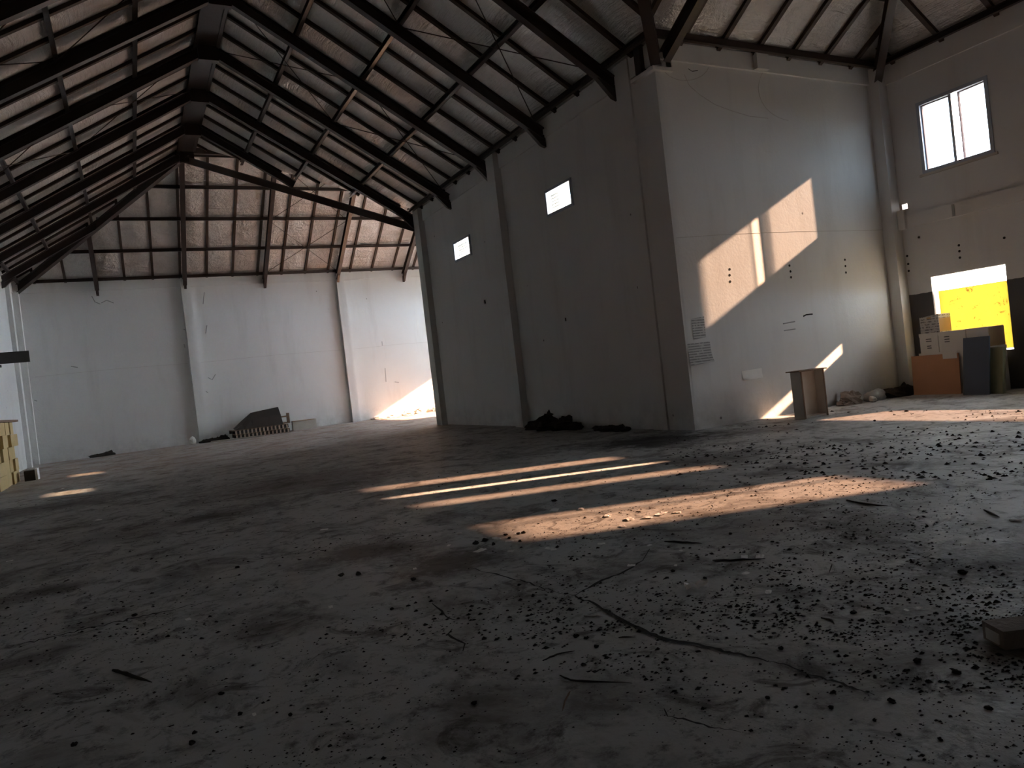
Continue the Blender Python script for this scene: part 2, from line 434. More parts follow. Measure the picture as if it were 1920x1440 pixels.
def pilaster(parent, a, b): return box('pilaster', a, b, WHITE, parent)
PR = 0.14
pilaster(wall_right, (XR-PR, YF-.32, 0), (XR+.01, YF, H-.02))
pilaster(wall_right, (XR-PR, 11.62, 0), (XR+.01, 11.92, H-.02))
pilaster(wall_right, (XR-.03, YN, 0), (XR+.01, YN+.62, H-.33))
pilaster(wall_right, (XR-.06, YN+.50, 0), (XR+.01, YN+.80, H-.02))
for x in (1.78, 6.47): pilaster(wall_back, (x-.13, YB-PR, 0), (x+.13, YB+.01, H-.02))
pilaster(wall_back, (XL, YB-.20, 0), (XL+.16, YB+.01, H-.02))
pilaster(wall_left, (XL-.01, YB-1.3, 0), (XL+.10, YB-1.0, H-.02))
pilaster(wall_end, (XE-.20, YN-.18, 0), (XE+.01, YN+.01, H-.02))
# ring beams along the wall heads, a little proud of the plaster
def beam_band(parent, a, b): return box('ring_beam', a, b, WHITE, parent)
beam_band(wall_back, (XL, YB-.035, H-.30), (XB, YB+.01, H-.01))
beam_band(wall_right, (XR-.035, YN+.02, H-.30), (XR+.01, YF, H-.01))
beam_band(wall_wing, (XR+.02, YN-.035, H-.25), (XE, YN+.01, H-.01))
beam_band(wall_end, (XE-.035, YC2, H-.30), (XE+.01, YN-.02, H-.01))
beam_band(wall_left, (XL-.01, YS, H-.30), (XL+.035, YB, H-.01))
beam_band(wall_end, (XE-.05, YC2, 2.50), (XE+.01, YN-.20, 2.69))
box('window_bar', (XE, 1.0, 3.17), (XE+.03, 1.045, 4.44), ALU, wall_end)
box('beam_stub', (XE-.10, YN-.30, 2.49), (XE-.04, YN-.19, 2.78), WHITE, wall_end)
box('beam_joint', (XE-.056, 6.16, 2.51), (XE-.045, 6.20, 2.68), CHALK, wall_end)
# corbel stub under the wing's eave
box('corbel', (8.05, YN-.10, H-.24), (8.28, YN+.01, H-.02), WHITE, wall_wing)

# drilled anchor holes
def hole_mark(parent, c, axis, r=.022):
    c = Vector(c); n = Vector((1, 0, 0)) if axis == 'x' else Vector((0, 1, 0))
    G().tube([c-n*.004, c+n*.01], r, 8).build('anchor_hole', CRACK, parent)
for (px, py) in ((1368, 505), (1368, 516), (1369, 528), (1480, 498), (1482, 509), (1483, 520), (1584, 487), (1585, 499), (1586, 511)):
    hole_mark(wall_wing, at(px, py, 1, YN), 'y', .018)
for (px, py) in ((1701, 480), (1703, 495), (1704, 508), (1798, 460), (1799, 471), (1800, 483), (1883, 446), (1723, 445)):
    hole_mark(wall_end, at(px, py, 0, XE), 'x', .018)
# thin marks: joint line and hand-drawn arcs on the wing wall
def wall_line(pts, r, name='pencil_line', mat=None, parent=None, dy=-.002):
    P = [at(px, py, 1, YN)+Vector((0, dy, 0)) for px, py in pts]
    return G().tube(P, r, 4).build(name, mat or JOINT, parent or wall_wing)
wall_line([(1268, 446), (1340, 441), (1420, 437), (1500, 434), (1580, 433), (1655, 431)], .003, 'plaster_joint')
def arc(cx, cy, rx, ry, a0, a1, n=14):
    return [(cx+rx*math.cos(math.radians(a0+(a1-a0)*i/n)), cy+ry*math.sin(math.radians(a0+(a1-a0)*i/n))) for i in range(n+1)]
wall_line(arc(1285, 118, 45, 33, 15, 165), .0035)
wall_line([(1283, 140), (1292, 160), (1312, 178), (1340, 196), (1372, 208), (1405, 218), (1440, 222)], .0035)
wall_line(arc(1490, 165, 68, 62, 100, 215), .0035)
wall_line([(1290, 129), (1298, 134), (1308, 132)], .005, 'scratch', CRACK)
wall_line([(1468, 607), (1490, 603)], .008, 'scratch', CHALK); wall_line([(1470, 620), (1491, 617)], .007, 'scratch', CHALK)
wall_line([(1506, 593), (1512, 590), (1523, 589)], .010, 'scratch', CRACK)
for a, b in (((1632, 172), (1634, 186)), ((1638, 192), (1643, 202))): wall_line([a, b], .008, 'scratch', CRACK)

# old joint line and scuffs on the other walls
zj = at(350, 682, 1, YB).z
for xa, xb in ((XL+.2, 1.6), (1.95, 6.3), (6.65, 9.8)):
    G().tube([(xa, YB-.001, zj), ((xa+xb)/2, YB-.001, zj+.03), (xb, YB-.001, zj+.01)], .003, 4).build('plaster_joint', JOINT, wall_back)
for (pa, pb, r) in (((909, 563), (910, 569), .02), ((950, 588), (953, 602), .02), ((954, 606), (955, 611), .015), ((1212, 582), (1216, 599), .022), ((1209, 584), (1217, 583), .015), ((1196, 526), (1197, 530), .012),
                    ((1196, 537), (1197, 541), .012), ((1205, 493), (1209, 496), .012), ((1172, 318), (1176, 330), .012), ((1060, 596), (1061, 602), .010), ((1140, 165), (1146, 168), .02), ((1180, 160), (1186, 178), .012)):
    G().tube([at(*pa, 0, XR-.004), at(*pb, 0, XR-.004)], r, 5).build('scuff', RUBBLE, wall_right)
for pts in (((172, 555), (178, 566), (188, 570)), ((190, 568), (200, 563), (213, 568)), ((383, 548), (381, 570)), ((388, 610), (386, 625)), ((390, 708), (398, 712), (404, 702)), ((386, 734), (390, 736)), ((344, 617), (350, 620)),
            ((345, 645), (347, 652)), ((133, 687), (146, 689)), ((64, 750), (70, 752)), ((660, 683), (664, 690)), ((505, 770), (515, 772)), ((716, 640), (717, 648)), ((722, 690), (724, 716)), ((740, 716), (748, 717))):
    G().tube([at(*q, 1, YB-.004) for q in pts], .010, 4).build('scuff', CHALK, wall_back)

# ------------------------------------------------------------------ roof: foil sheets, battens, purlins, rafters
SLOPES = {
 'main_left':  [(XL, YS, H), (XL, YB, H), (XM, YM, ZR), (XM, YS, ZR)],
 'far_back':   [(XL, YB, H), (XB, YB, H), (XB, YM, ZR), (XM, YM, ZR)],
 'far_front':  [(XR, YF, H), (XM, YM, ZR), (XB, YM, ZR), (XB, YF, H)],
 'main_right': [(XR, YN, H), (XR, YF, H), (XM, YM, ZR), (XM, YC, ZR)],
 'wing_back':  [(XR, YN, H), (XM, YC, ZR), (XE-HALF_C, YC, ZR), (XE, YN, H)],
 'wing_end':   [(XE, YN, H), (XE-HALF_C, YC, ZR), (XE, YC2, H)],
 'wing_front': [(XR, YC2, H), (XE, YC2, H), (XE-HALF_C, YC, ZR), (XM, YC, ZR)],
 'near_right': [(XR, YS, H), (XR, YC2, H), (XM, YC, ZR), (XM, YS, ZR)],
}
DOWN = {'main_left': (-1, 0), 'far_back': (0, 1), 'far_front': (0, -1), 'main_right': (1, 0), 'wing_back': (0, 1), 'wing_end': (1, 0), 'wing_front': (0, -1), 'near_right': (1, 0)}
def plane_z(poly):
    a, b, c = (Vector(p) for p in poly[:3]); n = (b-a).cross(c-a)
    return lambda x, y: a.z-(n.x*(x-a.x)+n.y*(y-a.y))/n.z
def ival(poly, axis, c):
    lo = min(p[axis] for p in poly); hi = max(p[axis] for p in poly)
    c2 = min(max(c, lo+1e-5), hi-1e-5); h = []
    if any(abs(p[axis]-c2) < 1e-4 for p in poly): c2 = c2+2e-4 if c2+3e-4 < hi else c2
    c2 = min(max(c2, lo+1e-5), hi-1e-5)
    for i in range(len(poly)):
        a, b = poly[i], poly[(i+1) % len(poly)]
        if (a[axis]-c2)*(b[axis]-c2) < 0:
            t = (c2-a[axis])/(b[axis]-a[axis]); h.append(a[1-axis]+t*(b[1-axis]-a[1-axis]))
    return min(h), max(h)
ceil_v, ceil_f = [], []
# foil drapes a little between the battens and over the purlins
DRAPE = {'main_left': (.657, 8.25), 'main_right': (.657, 8.25), 'far_back': (.74, 2.41), 'wing_back': (.665, 6.75), 'wing_end': (.74, 6.10)}
for k, poly in SLOPES.items():
    f = plane_z(poly); dx, dy = DOWN[k]; ax = 1 if dx else 0
    lo = min(p[ax] for p in poly); hi = max(p[ax] for p in poly)
    step, off = DRAPE.get(k, (.7, 0)); fine = k in DRAPE
    nn = max(2, int((hi-lo)/(step/6 if fine else 1.0)))
    cols = sorted({round(lo+(hi-lo)*i/nn, 4) for i in range(nn+1)} | {round(p[ax], 4) for p in poly})
    rows = 26 if fine else 3
    base = len(ceil_v)
    for s in cols:
        a, b = ival(poly, ax, s)
        for j in range(rows+1):
            t = a+(b-a)*j/rows; x, y = (t, s) if ax == 1 else (s, t)
            z = f(x, y)
            if fine and 0 < j < rows and lo < s < hi:
                u = abs(math.sin(math.pi*(s-off)/step)); e = min(1.0, min(j, rows-j)/2.0)
                wr = noise.noise(Vector((x*1.9, y*1.9, 3)))*.5+noise.noise(Vector((x*5.5, y*5.5, 9)))*.28
                z -= e*(u**.7)*(.022+.03*max(0, wr+.3)+.012*noise.noise(Vector((x*11, y*11, 1))))
            ceil_v.append((x, y, z))
    for i in range(len(cols)-1):
        for j in range(rows):
            q = base+i*(rows+1)+j; ceil_f.append((q, q+1, q+rows+2, q+rows+1))
# overhang strips past the wall heads keep the eaves closed
zf = {k: plane_z(p) for k, p in SLOPES.items()}
def over(k, x0, y0, x1, y1, dx, dy):
    b = len(ceil_v); f = zf[k]
    for x, y in ((x0, y0), (x1, y1), (x1+dx, y1+dy), (x0+dx, y0+dy)): ceil_v.append((x, y, f(x, y)))
    ceil_f.append((b, b+1, b+2, b+3))
OV = .6
over('main_left', XL, YS, XL, YB+OV, -OV, 0); over('far_back', XL-OV, YB, XB+OV, YB, 0, OV)
over('wing_end', XE, YC2-OV, XE, YN+OV, .27, 0); over('wing_back', XR+T, YN, XE+OV, YN, 0, OV)
over('main_right', XR, YN+.3, XR, YF-.3, OV, 0); over('far_front', XR+.3, YF, XB, YF, 0, -OV)
ceiling = struct(mk('ceiling', ceil_v, ceil_f, FOIL, None, True))

def clip(poly, axis, c):
    """interval of the plan polygon along the other axis at axis==c"""
    hits = []
    n = len(poly)
    for i in range(n):
        a, b = poly[i], poly[(i+1) % n]
        if (a[axis]-c)*(b[axis]-c) < 0:
            t = (c-a[axis])/(b[axis]-a[axis]); hits.append(a[1-axis]+t*(b[1-axis]-a[1-axis]))
    return (min(hits), max(hits)) if len(hits) >= 2 else None
BD, PD, RD = .06, .085, .17                # member depths
def member(name, p0, p1, w, d, mat, kind='box', parent=None):
    """member whose top centre line runs p0 -> p1"""
    p0, p1 = Vector(p0), Vector(p1)
    ax = (p1-p0).normalized(); side = ax.cross(Vector((0, 0, 1))).normalized(); up = side.cross(ax).normalized()
    if up.z < 0: up = -up
    g = G(); half = (p1-p0)/2; c = (p0+p1)/2
    if kind == 'I':
        t = .014
        g.obox(c-up*(t/2), half, side*(w/2), up*(t/2))
        g.obox(c-up*(d-t/2), half, side*(w/2), up*(t/2))
        g.obox(c-up*(d/2), half, side*(.007), up*(d/2-t))
    elif kind == 'C':
        t = .008
        g.obox(c-up*(t/2), half, side*(w/2), up*(t/2)); g.obox(c-up*(d-t/2), half, side*(w/2), up*(t/2))
        g.obox(c-up*(d/2)+side*(w/2-t/2), half, side*(t/2), up*(d/2))
    else: g.obox(c-up*(d/2), half, side*(w/2), up*(d/2))
    return g.build(name, mat, parent or ceiling)
CS = math.cos(math.atan(.58))
RAF_Y = [8.03+1.97*k for k in range(-3, 8)]
RAF_X = [-.54+2.31*k for k in range(0, 7)]
def span(k, s, inset=0.0):
    """(start,end) points on the foil of the strip across slope k at coordinate s, eave first"""
    dx, dy = DOWN[k]; poly = SLOPES[k]; f = zf[k]
    ax = 1 if dx else 0
    iv = clip(poly, ax, s)
    if not iv: return None
    lo, hi = iv
    down = dx or dy
    e, t = (hi, lo) if down > 0 else (lo, hi)
    if ax == 1: return Vector((e, s, f(e, s))), Vector((t, s, f(t, s)))
    return Vector((s, e, f(s, e))), Vector((s, t, f(s, t)))
def dropz(p, d): return p-Vector((0, 0, d/CS))
def bracket(raf, p, axis, down):
    """tapered foot where a rafter meets the wall head"""
    d = Vector((down, 0, 0)) if axis == 'x' else Vector((0, down, 0)); s = Vector((0, .035, 0)) if axis == 'x' else Vector((.035, 0, 0))
    q = dropz(p, BD+PD+RD)
    pts = [q+Vector((0, 0, .10))-d*.02, q-d*.34+Vector((0, 0, .19)), q-d*.10-Vector((0, 0, .06)), q-d*.02-Vector((0, 0, .09))]
    v = [a+s for a in pts]+[a-s for a in pts]
    mk('gusset', v, [(0, 1, 2, 3), (7, 6, 5, 4), (0, 4, 5, 1), (1, 5, 6, 2), (2, 6, 7, 3), (3, 7, 4, 0)], STEEL, raf)
for k, ss, full in (('main_right', RAF_Y, (YN, YF)), ('main_left', RAF_Y, (YS, YB)), ('far_back', RAF_X, (XL, XB)),
                    ('wing_back', [6.45], (XE, XE))):
    for s in ss:
        sp = span(k, s)
        if not sp: continue
        e, t = sp
        if (e-t).length < .5: continue
        a, b = dropz(e, BD+PD), dropz(t, BD+PD)
        r = member('rafter', a, b, .11, RD, STEEL, 'I')
        dx, dy = DOWN[k]
        if full[0]-.1 <= s <= full[1]+.2: bracket(r, e, 'x' if dx else 'y', dx or dy)
# battens (under the foil, over the purlins)
def seq(a, b, step, off):
    n0 = math.ceil((a-off)/step); o = []
    s = off+n0*step
    while s < b: o.append(s); s += step
    return o
for k, a, b, step, off in (('main_right', YC, YM, .657, 8.03+.22), ('main_left', 3.0, YB, .657, 8.03+.22), ('far_back', XL, XB-2, .74, 2.41),
                           ('wing_back', XR-2.5, XE, .665, 6.75), ('wing_end', YC-1, YN, .74, 6.10)):
    for s in seq(a, b, step, off):
        sp = span(k, s)
        if not sp or (sp[0]-sp[1]).length < .35: continue
        member('batten', sp[0], sp[1], .065, BD, STEEL2)
# purlins
def purlin(k, c):
    dx, dy = DOWN[k]; poly = SLOPES[k]; f = zf[k]
    ax = 0 if dx else 1
    iv = clip(poly, ax, c)
    if not iv or iv[1]-iv[0] < .4: return
    lo, hi = iv
    if ax == 0: p, q = Vector((c, lo, f(c, lo))), Vector((c, hi, f(c, hi)))
    else: p, q = Vector((lo, c, f(lo, c))), Vector((hi, c, f(hi, c)))
    member('purlin', dropz(p, BD), dropz(q, BD), .065, PD, STEEL, 'C')
for c in (6.16, 5.11, 4.06, 3.02, 2.06): purlin('main_right', c)
for c in (-2.40, -1.50, -.43, .65, 1.70): purlin('main_left', c)
for c in (23.66, 22.76, 21.80, 20.88, 20.02): purlin('far_back', c)
for c in (YN-.17, 6.2, 5.2, 4.2, 3.2): purlin('wing_back', c)
for c in (XE-.17, 9.7, 8.7, 7.7): purlin('wing_end', c)
# ridge, hip and valley beams
def beam3(name, p, q, w=.13, d=.20, off=BD+PD, kind='I'): return member(name, dropz(Vector(p), off), dropz(Vector(q), off), w, d, STEEL, kind)
beam3('hip_beam', (XL, YB, H), (XM, YM, ZR)); beam3('valley_beam', (XR, YF, H), (XM, YM, ZR), .12, .17, .30)
beam3('valley_beam', (XR, YN, H), (XM, YC, ZR)); beam3('hip_beam', (XE, YN, H), (XE-HALF_C, YC, ZR), .11, .17)
beam3('ridge_beam', (XM, YS, ZR), (XM, YM, ZR), .36, .12, .10, 'box'); beam3('ridge_beam', (XM, YM, ZR), (XB, YM, ZR), .12, .14, .12)
for y in RAF_Y:
    if y < YM+.2: G().box((XM-.17, y-.06, ZR-.50), (XM+.17, y+.06, ZR-.10)).build('ridge_gusset', STEEL, ceiling)
# steel stub posts carrying the two valley ends at the pillar head
for dx in (-.10, .16): box('stub_post', (XR+dx, YN-.02+(.02 if dx > 0 else .20), H-.34), (XR+dx+.09, YN+.10+(.02 if dx > 0 else .20), H+.12), STEEL, ceiling)
box('pillar_stub', (XR-.02, YN+.0, H-.36), (XR+.10, YN+.16, H+.10), WHITE, wall_right)
box('pillar_cap', (XR-.10, YN-.05, H-.40), (XR+.24, YN+.42, H-.355), WHITE, wall_right)
# sag rods: crossed thin bracing in some bays
def rod(k, s0, c0, s1, c1):
    dx, dy = DOWN[k]; f = zf[k]
    P = [(c0, s0), (c1, s1)] if dx else [(s0, c0), (s1, c1)]
    pts = [Vector((x, y, f(x, y)-.17)) for x, y in P]
    G().tube(pts, .008, 5).build('brace_rod', STEEL2, ceiling)
for k, sa, sb, ca, cb in (('main_right', 8.03, 10.0, 6.2, 4.06), ('main_right', 8.03, 10.0, 4.06, 2.1), ('main_right', 11.97, 13.94, 6.2, 4.06),
                          ('main_right', 11.97, 13.94, 4.06, 2.1), ('far_back', 4.08, 6.39, 23.6, 21.8), ('far_back', 4.08, 6.39, 21.8, 20.0),
                          ('main_left', 10.0, 11.97, -2.4, -.43), ('main_left', 10.0, 11.97, -.43, 1.7), ('main_left', 13.94, 15.91, -2.4, -.43), ('main_left', 13.94, 15.91, -.43, 1.7)):
    rod(k, sa, ca, sb, cb); rod(k, sa, cb, sb, ca)

# ------------------------------------------------------------------ windows
def frame_rect(g, axis_x, y0, y1, z0, z1, wd, d0, d1):
    g.box((d0, y0, z0), (d1, y0+wd, z1)); g.box((d0, y1-wd, z0), (d1, y1, z1))
    g.box((d0, y0+wd, z0), (d1, y1-wd, z0+wd)); g.box((d0, y0+wd, z1-wd), (d1, y1-wd, z1))
# window_1: two outward-opening sashes
y0, y1 = W_A; z0, z1 = WIN_Z
g = G(); frame_rect(g, True, y0, y1, z0, z1, .05, XE-.012, XE+.06)
win = struct(g.build('window_1', ALU))
ymid = 6.085
box('mullion', (XE, ymid-.005, z0+.05), (XE+.06, ymid+.036, z1-.05), ALU, win)
def sash(ya, yb, hinge, ang):
    """sash frame swung outwards about a vertical edge"""
    root = G(); wd = .022
    frame_rect(root, True, ya, yb, z0+.04, z1-.04, wd, XE+.03, XE+.06)
    R = Matrix.Translation((XE+.045, hinge, 0)) @ Matrix.Rotation(ang, 4, 'Z') @ Matrix.Translation((-XE-.045, -hinge, 0))
    root.v = [R @ v for v in root.v]
    s = root.build('sash', GASKET, win)
    g2 = G().box((XE+.042, ya+wd, z0+.06), (XE+.048, yb-wd, z1-.06)); g2.v = [R @ v for v in g2.v]
    g2.build('pane', GLASS, s)
sash(y0+.04, ymid-.055, y0+.04, math.radians(-5)); sash(ymid+.037, y1-.04, y1-.04, math.radians(4))
box('window_sill', (XE-.03, y0-.04, z0-.035), (XE+T, y1+.04, z0), CONC, win)
# window_2, window_3: small louvred lights in the right wall
for n, (y0, y1, z0, z1) in ((2, W1), (3, W2)):
    g = G(); frame_rect(g, True, y0, y1, z0, z1, .04, XR-.03, XR+.05)
    wn = struct(g.build('window_%d' % n, ALU))
    m = 7
    for i in range(m):
        zc = z0+.045+(z1-z0-.09)*(i+.5)/m
        g = G().obox((XR+.06, (y0+y1)/2, zc), Vector((.014, 0, -.027)), Vector((0, (y1-y0)/2-.035, 0)), Vector((.0012, 0, .0008)))
        g.build('louvre', LOUVRE, wn)
# low opening closed by a sheet: cream strip above, yellow below, backlit by the sun
oy0, oy1, oz0, oz1 = OPEN
zs = 1.492
sheet = box('opening_sheet', (XE+.10, oy0+.02, oz0+.02), (XE+.106, oy1-.03, zs), YELLOW)
tag(sheet, 'sunlit translucent yellow sheet closing the low wall opening behind the boxes', 'sheet')
strip = box('cream_strip', (XE+.10, oy0+.02, zs), (XE+.106, oy1-.03, oz1), CREAM)
tag(strip, 'bright cream translucent strip across the top of the low wall opening', 'sheet')
# tinted panes in the end wall's further windows
for (a, b) in (SLITS[0], SLITS[2], SLITS[3]): box('pane', (XE+.05, a, 3.17), (XE+.056, b, 4.44), GLASS2, wall_end)
box('pane', (XE+.05, LOW2[0], LOW2[2]), (XE+.056, LOW2[1], LOW2[3]), GLASS2, wall_end)

# ------------------------------------------------------------------ cracks in the slab
def crack(pts, w0, name='crack', seed=0):
    rnd = random.Random(seed)
    P = []
    for i in range(len(pts)-1):
        (a, b), (c, d) = pts[i], pts[i+1]
        n = max(2, int(math.hypot(c-a, d-b)/9))
        for k in range(n):
            t = k/n; P.append((a+(c-a)*t, b+(d-b)*t+(rnd.uniform(-2, 2) if k else 0)))
    P.append(pts[-1])
    W = [fl(*p) for p in P]; v, f = [], []
    for i, p in enumerate(W):
        d = (W[min(i+1, len(W)-1)]-W[max(i-1, 0)]).normalized(); s = Vector((-d.y, d.x, 0))
        t = i/(len(W)-1); ww = w0*(0.25+0.75*math.sin(math.pi*min(1, t*1.05+.03)))*rnd.uniform(.55, 1.3)
        v += [p+s*ww+Vector((0, 0, .0025)), p-s*ww+Vector((0, 0, .0025))]
        if i: f.append((2*i-2, 2*i-1, 2*i+1, 2*i))
    return mk(name, v, f, CRACK, floor)
crack([(882, 1066), (920, 1075), (985, 1092), (1045, 1112), (1078, 1118)], .006, seed=1)
crack([(1078, 1118), (1120, 1136), (1160, 1160), (1215, 1188), (1260, 1202), (1330, 1215), (1400, 1232), (1450, 1242), (1480, 1250)], .011, seed=2)
crack([(1470, 1246), (1520, 1268), (1570, 1280), (1640, 1305)], .006, seed=3)
crack([(1078, 1118), (1110, 1100), (1140, 1085), (1175, 1070), (1205, 1052), (1218, 1030)], .009, seed=4)
crack([(810, 1132), (828, 1146), (838, 1158), (858, 1164)], .005, seed=5)
crack([(848, 1180), (840, 1190), (855, 1200), (872, 1208), (868, 1222)], .006, seed=6)
crack([(1245, 1330), (1252, 1345), (1290, 1352), (1330, 1365), (1390, 1375)], .004, seed=7)
crack([(0, 1218), (120, 1190), (250, 1160), (340, 1140), (430, 1120)], .009, seed=8)

# ------------------------------------------------------------------ white stool / bedside carcass by the wing wall
def place(o, p, rz=0): o.location = p; o.rotation_euler = (0, 0, rz)
st = empty('side_cabinet', (7.66, 6.50, 0), math.radians(-4))
tag(st, 'small white open cabinet with a thin overhanging top by the white wall', 'cabinet')
sw, sd_, sh = .40, .17, .60
box('side_panel', (-sw/2, -sd_/2, 0), (-sw/2+.02, sd_/2, sh), WOODW, st)
box('side_panel', (sw/2-.02, -sd_/2, 0), (sw/2, sd_/2, sh), WOODW, st)
box('back_panel', (-sw/2+.02, sd_/2-.03, .03), (sw/2-.02, sd_/2-.015, sh), WOODW, st)
box('top', (-sw/2-.045, -sd_/2-.03, sh), (sw/2+.03, sd_/2+.03, sh+.014), WOODE, st)
box('bottom_rail', (-sw/2+.02, -sd_/2+.01, .0), (sw/2-.02, sd_/2-.03, .025), WOODW, st)
for s in (-1, 1): box('edge_strip', (s*(sw/2-.01)-.011, -sd_/2-.004, 0), (s*(sw/2-.01)+.011, -sd_/2, sh), WOODE, st)

# ------------------------------------------------------------------ boxes and boards under the opening
def slot_rows(parent, y, z, x, n, wd=.09, dz=.035):
    for i in range(n): box('finger_slot' if i == 0 else 'print_line', (x-.003, y-wd/2, z-i*dz-.006), (x+.001, y+wd/2, z-i*dz+.005), BLACKB, parent)
XBX = 10.24
def carton(name, y0, y1, z0, z1, label, mat=CARD_W, x0=XBX, x1=10.62, lid=True):
    b = empty(name, ((x0+x1)/2, (y0+y1)/2, z0))
    tag(b, label, 'box', 'boxes piled under the yellow opening')
    cx, cy = (x0+x1)/2, (y0+y1)/2
    hx, hy, h = (x1-x0)/2, (y1-y0)/2, z1-z0
    box('body', (-hx, -hy, 0), (hx, hy, h-.02), mat, b)
    if lid: box('lid', (-hx-.004, -hy-.004, h-.05), (hx+.004, hy+.004, h), mat, b)
    return b, hx, hy, h
b1, hx, hy, h = carton('storage_box', 6.36, 6.63, .60, .885, 'white storage box with dark slot lines, standing next to the corner column')
slot_rows(b1, 0, .20, -hx-.001, 2, .08, .03); slot_rows(b1, 0, .10, -hx-.001, 2, .06, .03)
b2, hx, hy, h = carton('storage_box', 5.97, 6.35, .60, .885, 'white storage box partly behind the blue board, beside the slotted one')
slot_rows(b2, .07, .21, -hx-.001, 3, .07, .035)
b3, hx, hy, h = carton('carton', 5.67, 5.955, .62, .91, 'open carton with white front and bare brown side, behind the blue board', CARD_W, lid=False)
box('side_flap', (-hx+.01, -hy-.004, .005), (hx, -hy, h-.03), CARD_B, b3)
for (ya, yb, n) in ((6.22, 6.66, 'a'), (5.90, 6.20, 'b')):
    bb, hx, hy, h = carton('storage_box', ya, yb, 0, .60, 'white lower storage box hidden mostly behind the orange board' if n == 'a' else 'white lower storage box standing behind the blue board')
bb, hx, hy, h = carton('storage_box', 5.66, 5.88, 0, .62, 'lower white box standing behind the olive board')
# top carton with print, tilted
tb = empty('printed_carton', (10.42, 6.485, .884), math.radians(4))
tag(tb, 'speckled grey-white printed carton on top of the slotted storage box', 'box', 'boxes piled under the yellow opening')
g = G().box((-.16, -.135, 0), (.16, .135, .25)); g.v = [Vector((v.x, v.y, v.z+.03*(v.y+.13)/.26*-0.9+(.012 if v.z > .1 else 0))) if v.z > .1 else v for v in g.v]
g.build('body', BOXPRINT, tb)
box('side_flap', (-.15, -.136, .01), (.16, -.13, .20), CARD_B, tb)
box('tape', (-.162, -.03, .205), (-.158, .03, .23), CARD_B, tb)
ob = empty('orange_board', (10.20, 6.42, 0)); tag(ob, 'large orange-brown board leaning on the boxes next to the corner column', 'board')
g = G().obox((0, 0, .285), Vector((.010, 0, 0)), Vector((0, .345, 0)), Vector((.016, 0, .285))); g.build('panel', ORANGE, ob)
box('paper_label', (-.006, -.33, .50), (-.001, -.13, .60), CARD_W, ob)
bl = empty('blue_board', (9.93, 5.75, 0), math.radians(-3)); tag(bl, 'tall slate-blue board leaning against the boxes under the yellow opening', 'board')
G().obox((.10, 0, .385), Vector((.012, 0, 0)), Vector((0, .175, 0)), Vector((.06, 0, .385))).build('panel', BLUE, bl)
ol = empty('olive_board', (10.06, 5.54, 0), math.radians(-6)); tag(ol, 'narrow olive foam board standing right beside the blue board', 'board')
G().obox((.05, 0, .305), Vector((.03, 0, 0)), Vector((0, .095, 0)), Vector((.05, 0, .305))).build('panel', OLIVE, ol)

# ------------------------------------------------------------------ papers on the wing wall
def sheet_on_wall(name, pts, label, mat, curl=.03):
    P = [at(px, py, 1, YN-.006) for px, py in pts]
    n = 6; v, f = [], []
    for j in range(n+1):
        for i in range(n+1):
            s, t = i/n, j/n
            p = (P[0]*(1-s)+P[1]*s)*(1-t)+(P[3]*(1-s)+P[2]*s)*t
            p = p+Vector((0, -curl*(t**3)*(.4+.6*abs(math.sin(s*5))), 0)); v.append(p)
    for j in range(n):
        for i in range(n): a = j*(n+1)+i; f.append((a, a+1, a+n+2, a+n+1))
    m = len(v); v += [q+Vector((0, .002, 0)) for q in v]; f += [tuple(reversed([k+m for k in q])) for q in f]
    o = mk(name, v, f, mat, None, True); tag(o, label, 'poster'); return o
sheet_on_wall('notice_sheet', [(1296, 598), (1320, 593), (1323, 632), (1301, 637)], 'narrow printed notice pasted on the white wall, upper of two by the dark corner', NOTICE, .008)
sheet_on_wall('notice_sheet', [(1289, 645), (1331, 640), (1335, 678), (1294, 686)], 'wider torn printed notice curling at its lower edge, below the narrow one', NOTICE, .05)
sheet_on_wall('torn_paper', [(1391, 696), (1428, 690), (1429, 708), (1393, 713)], 'torn blank paper remnant low on the white wall left of the cabinet', PAPER, .03)

# ------------------------------------------------------------------ rubble heaps along the walls
def heap(name, spots, label, mat, sc_=1.0, cat='rubble'):
    root = empty(name, Vector((sum(s[0] for s in spots)/len(spots), sum(s[1] for s in spots)/len(spots), 0)))
    tag(root, label, cat)
    for i, (x, y, rx, ry, rz) in enumerate(spots):
        gg = G(); gg.blob((x-root.location.x, y-root.location.y, rz*.30), rx*1.1, ry*1.1, rz*.75, i+len(name), .5, 14, 8)
        gg.build('mound', mat, root)
        for k in range(5):
            a = random.uniform(0, 6.28); d = random.uniform(.2, .95); q = random.uniform(.18, .38)*min(rx, ry)
            zz = rz*(.30+.62*(1-d*d)) if d < .9 else q*.5
            G().blob((x-root.location.x+math.cos(a)*rx*d, y-root.location.y+math.sin(a)*ry*d, zz), q*1.2, q, q*.8, k+7*i, .6, 7, 5).build('lump', mat, root)
    return root
heap('rubble_heap', [(6.05, 10.85, .14, .22, .13), (6.10, 10.55, .16, .16, .26), (6.00, 10.45, .15, .2, .12), (6.05, 10.15, .16, .16, .14), (6.12, 9.98, .12, .13, .20), (6.14, 9.78, .1, .14, .11), (6.1, 11.1, .1, .12, .09)],
     'sooty heap of rubble at the foot of the grey wall beside the pilaster', RUBBLE)
heap('rubble_heap', [(6.1, 8.75, .10, .17, .07), (6.12, 8.5, .09, .13, .08), (6.12, 9.05, .08, .14, .06)], 'low line of black rubble at the foot of the grey wall near its pillar', RUBBLE)
heap('rubble_heap', [(9.10, 7.02, .14, .12, .17), (8.98, 7.0, .12, .1, .08)], 'small pointed brown rubble heap at the foot of the white wall', BRICK)
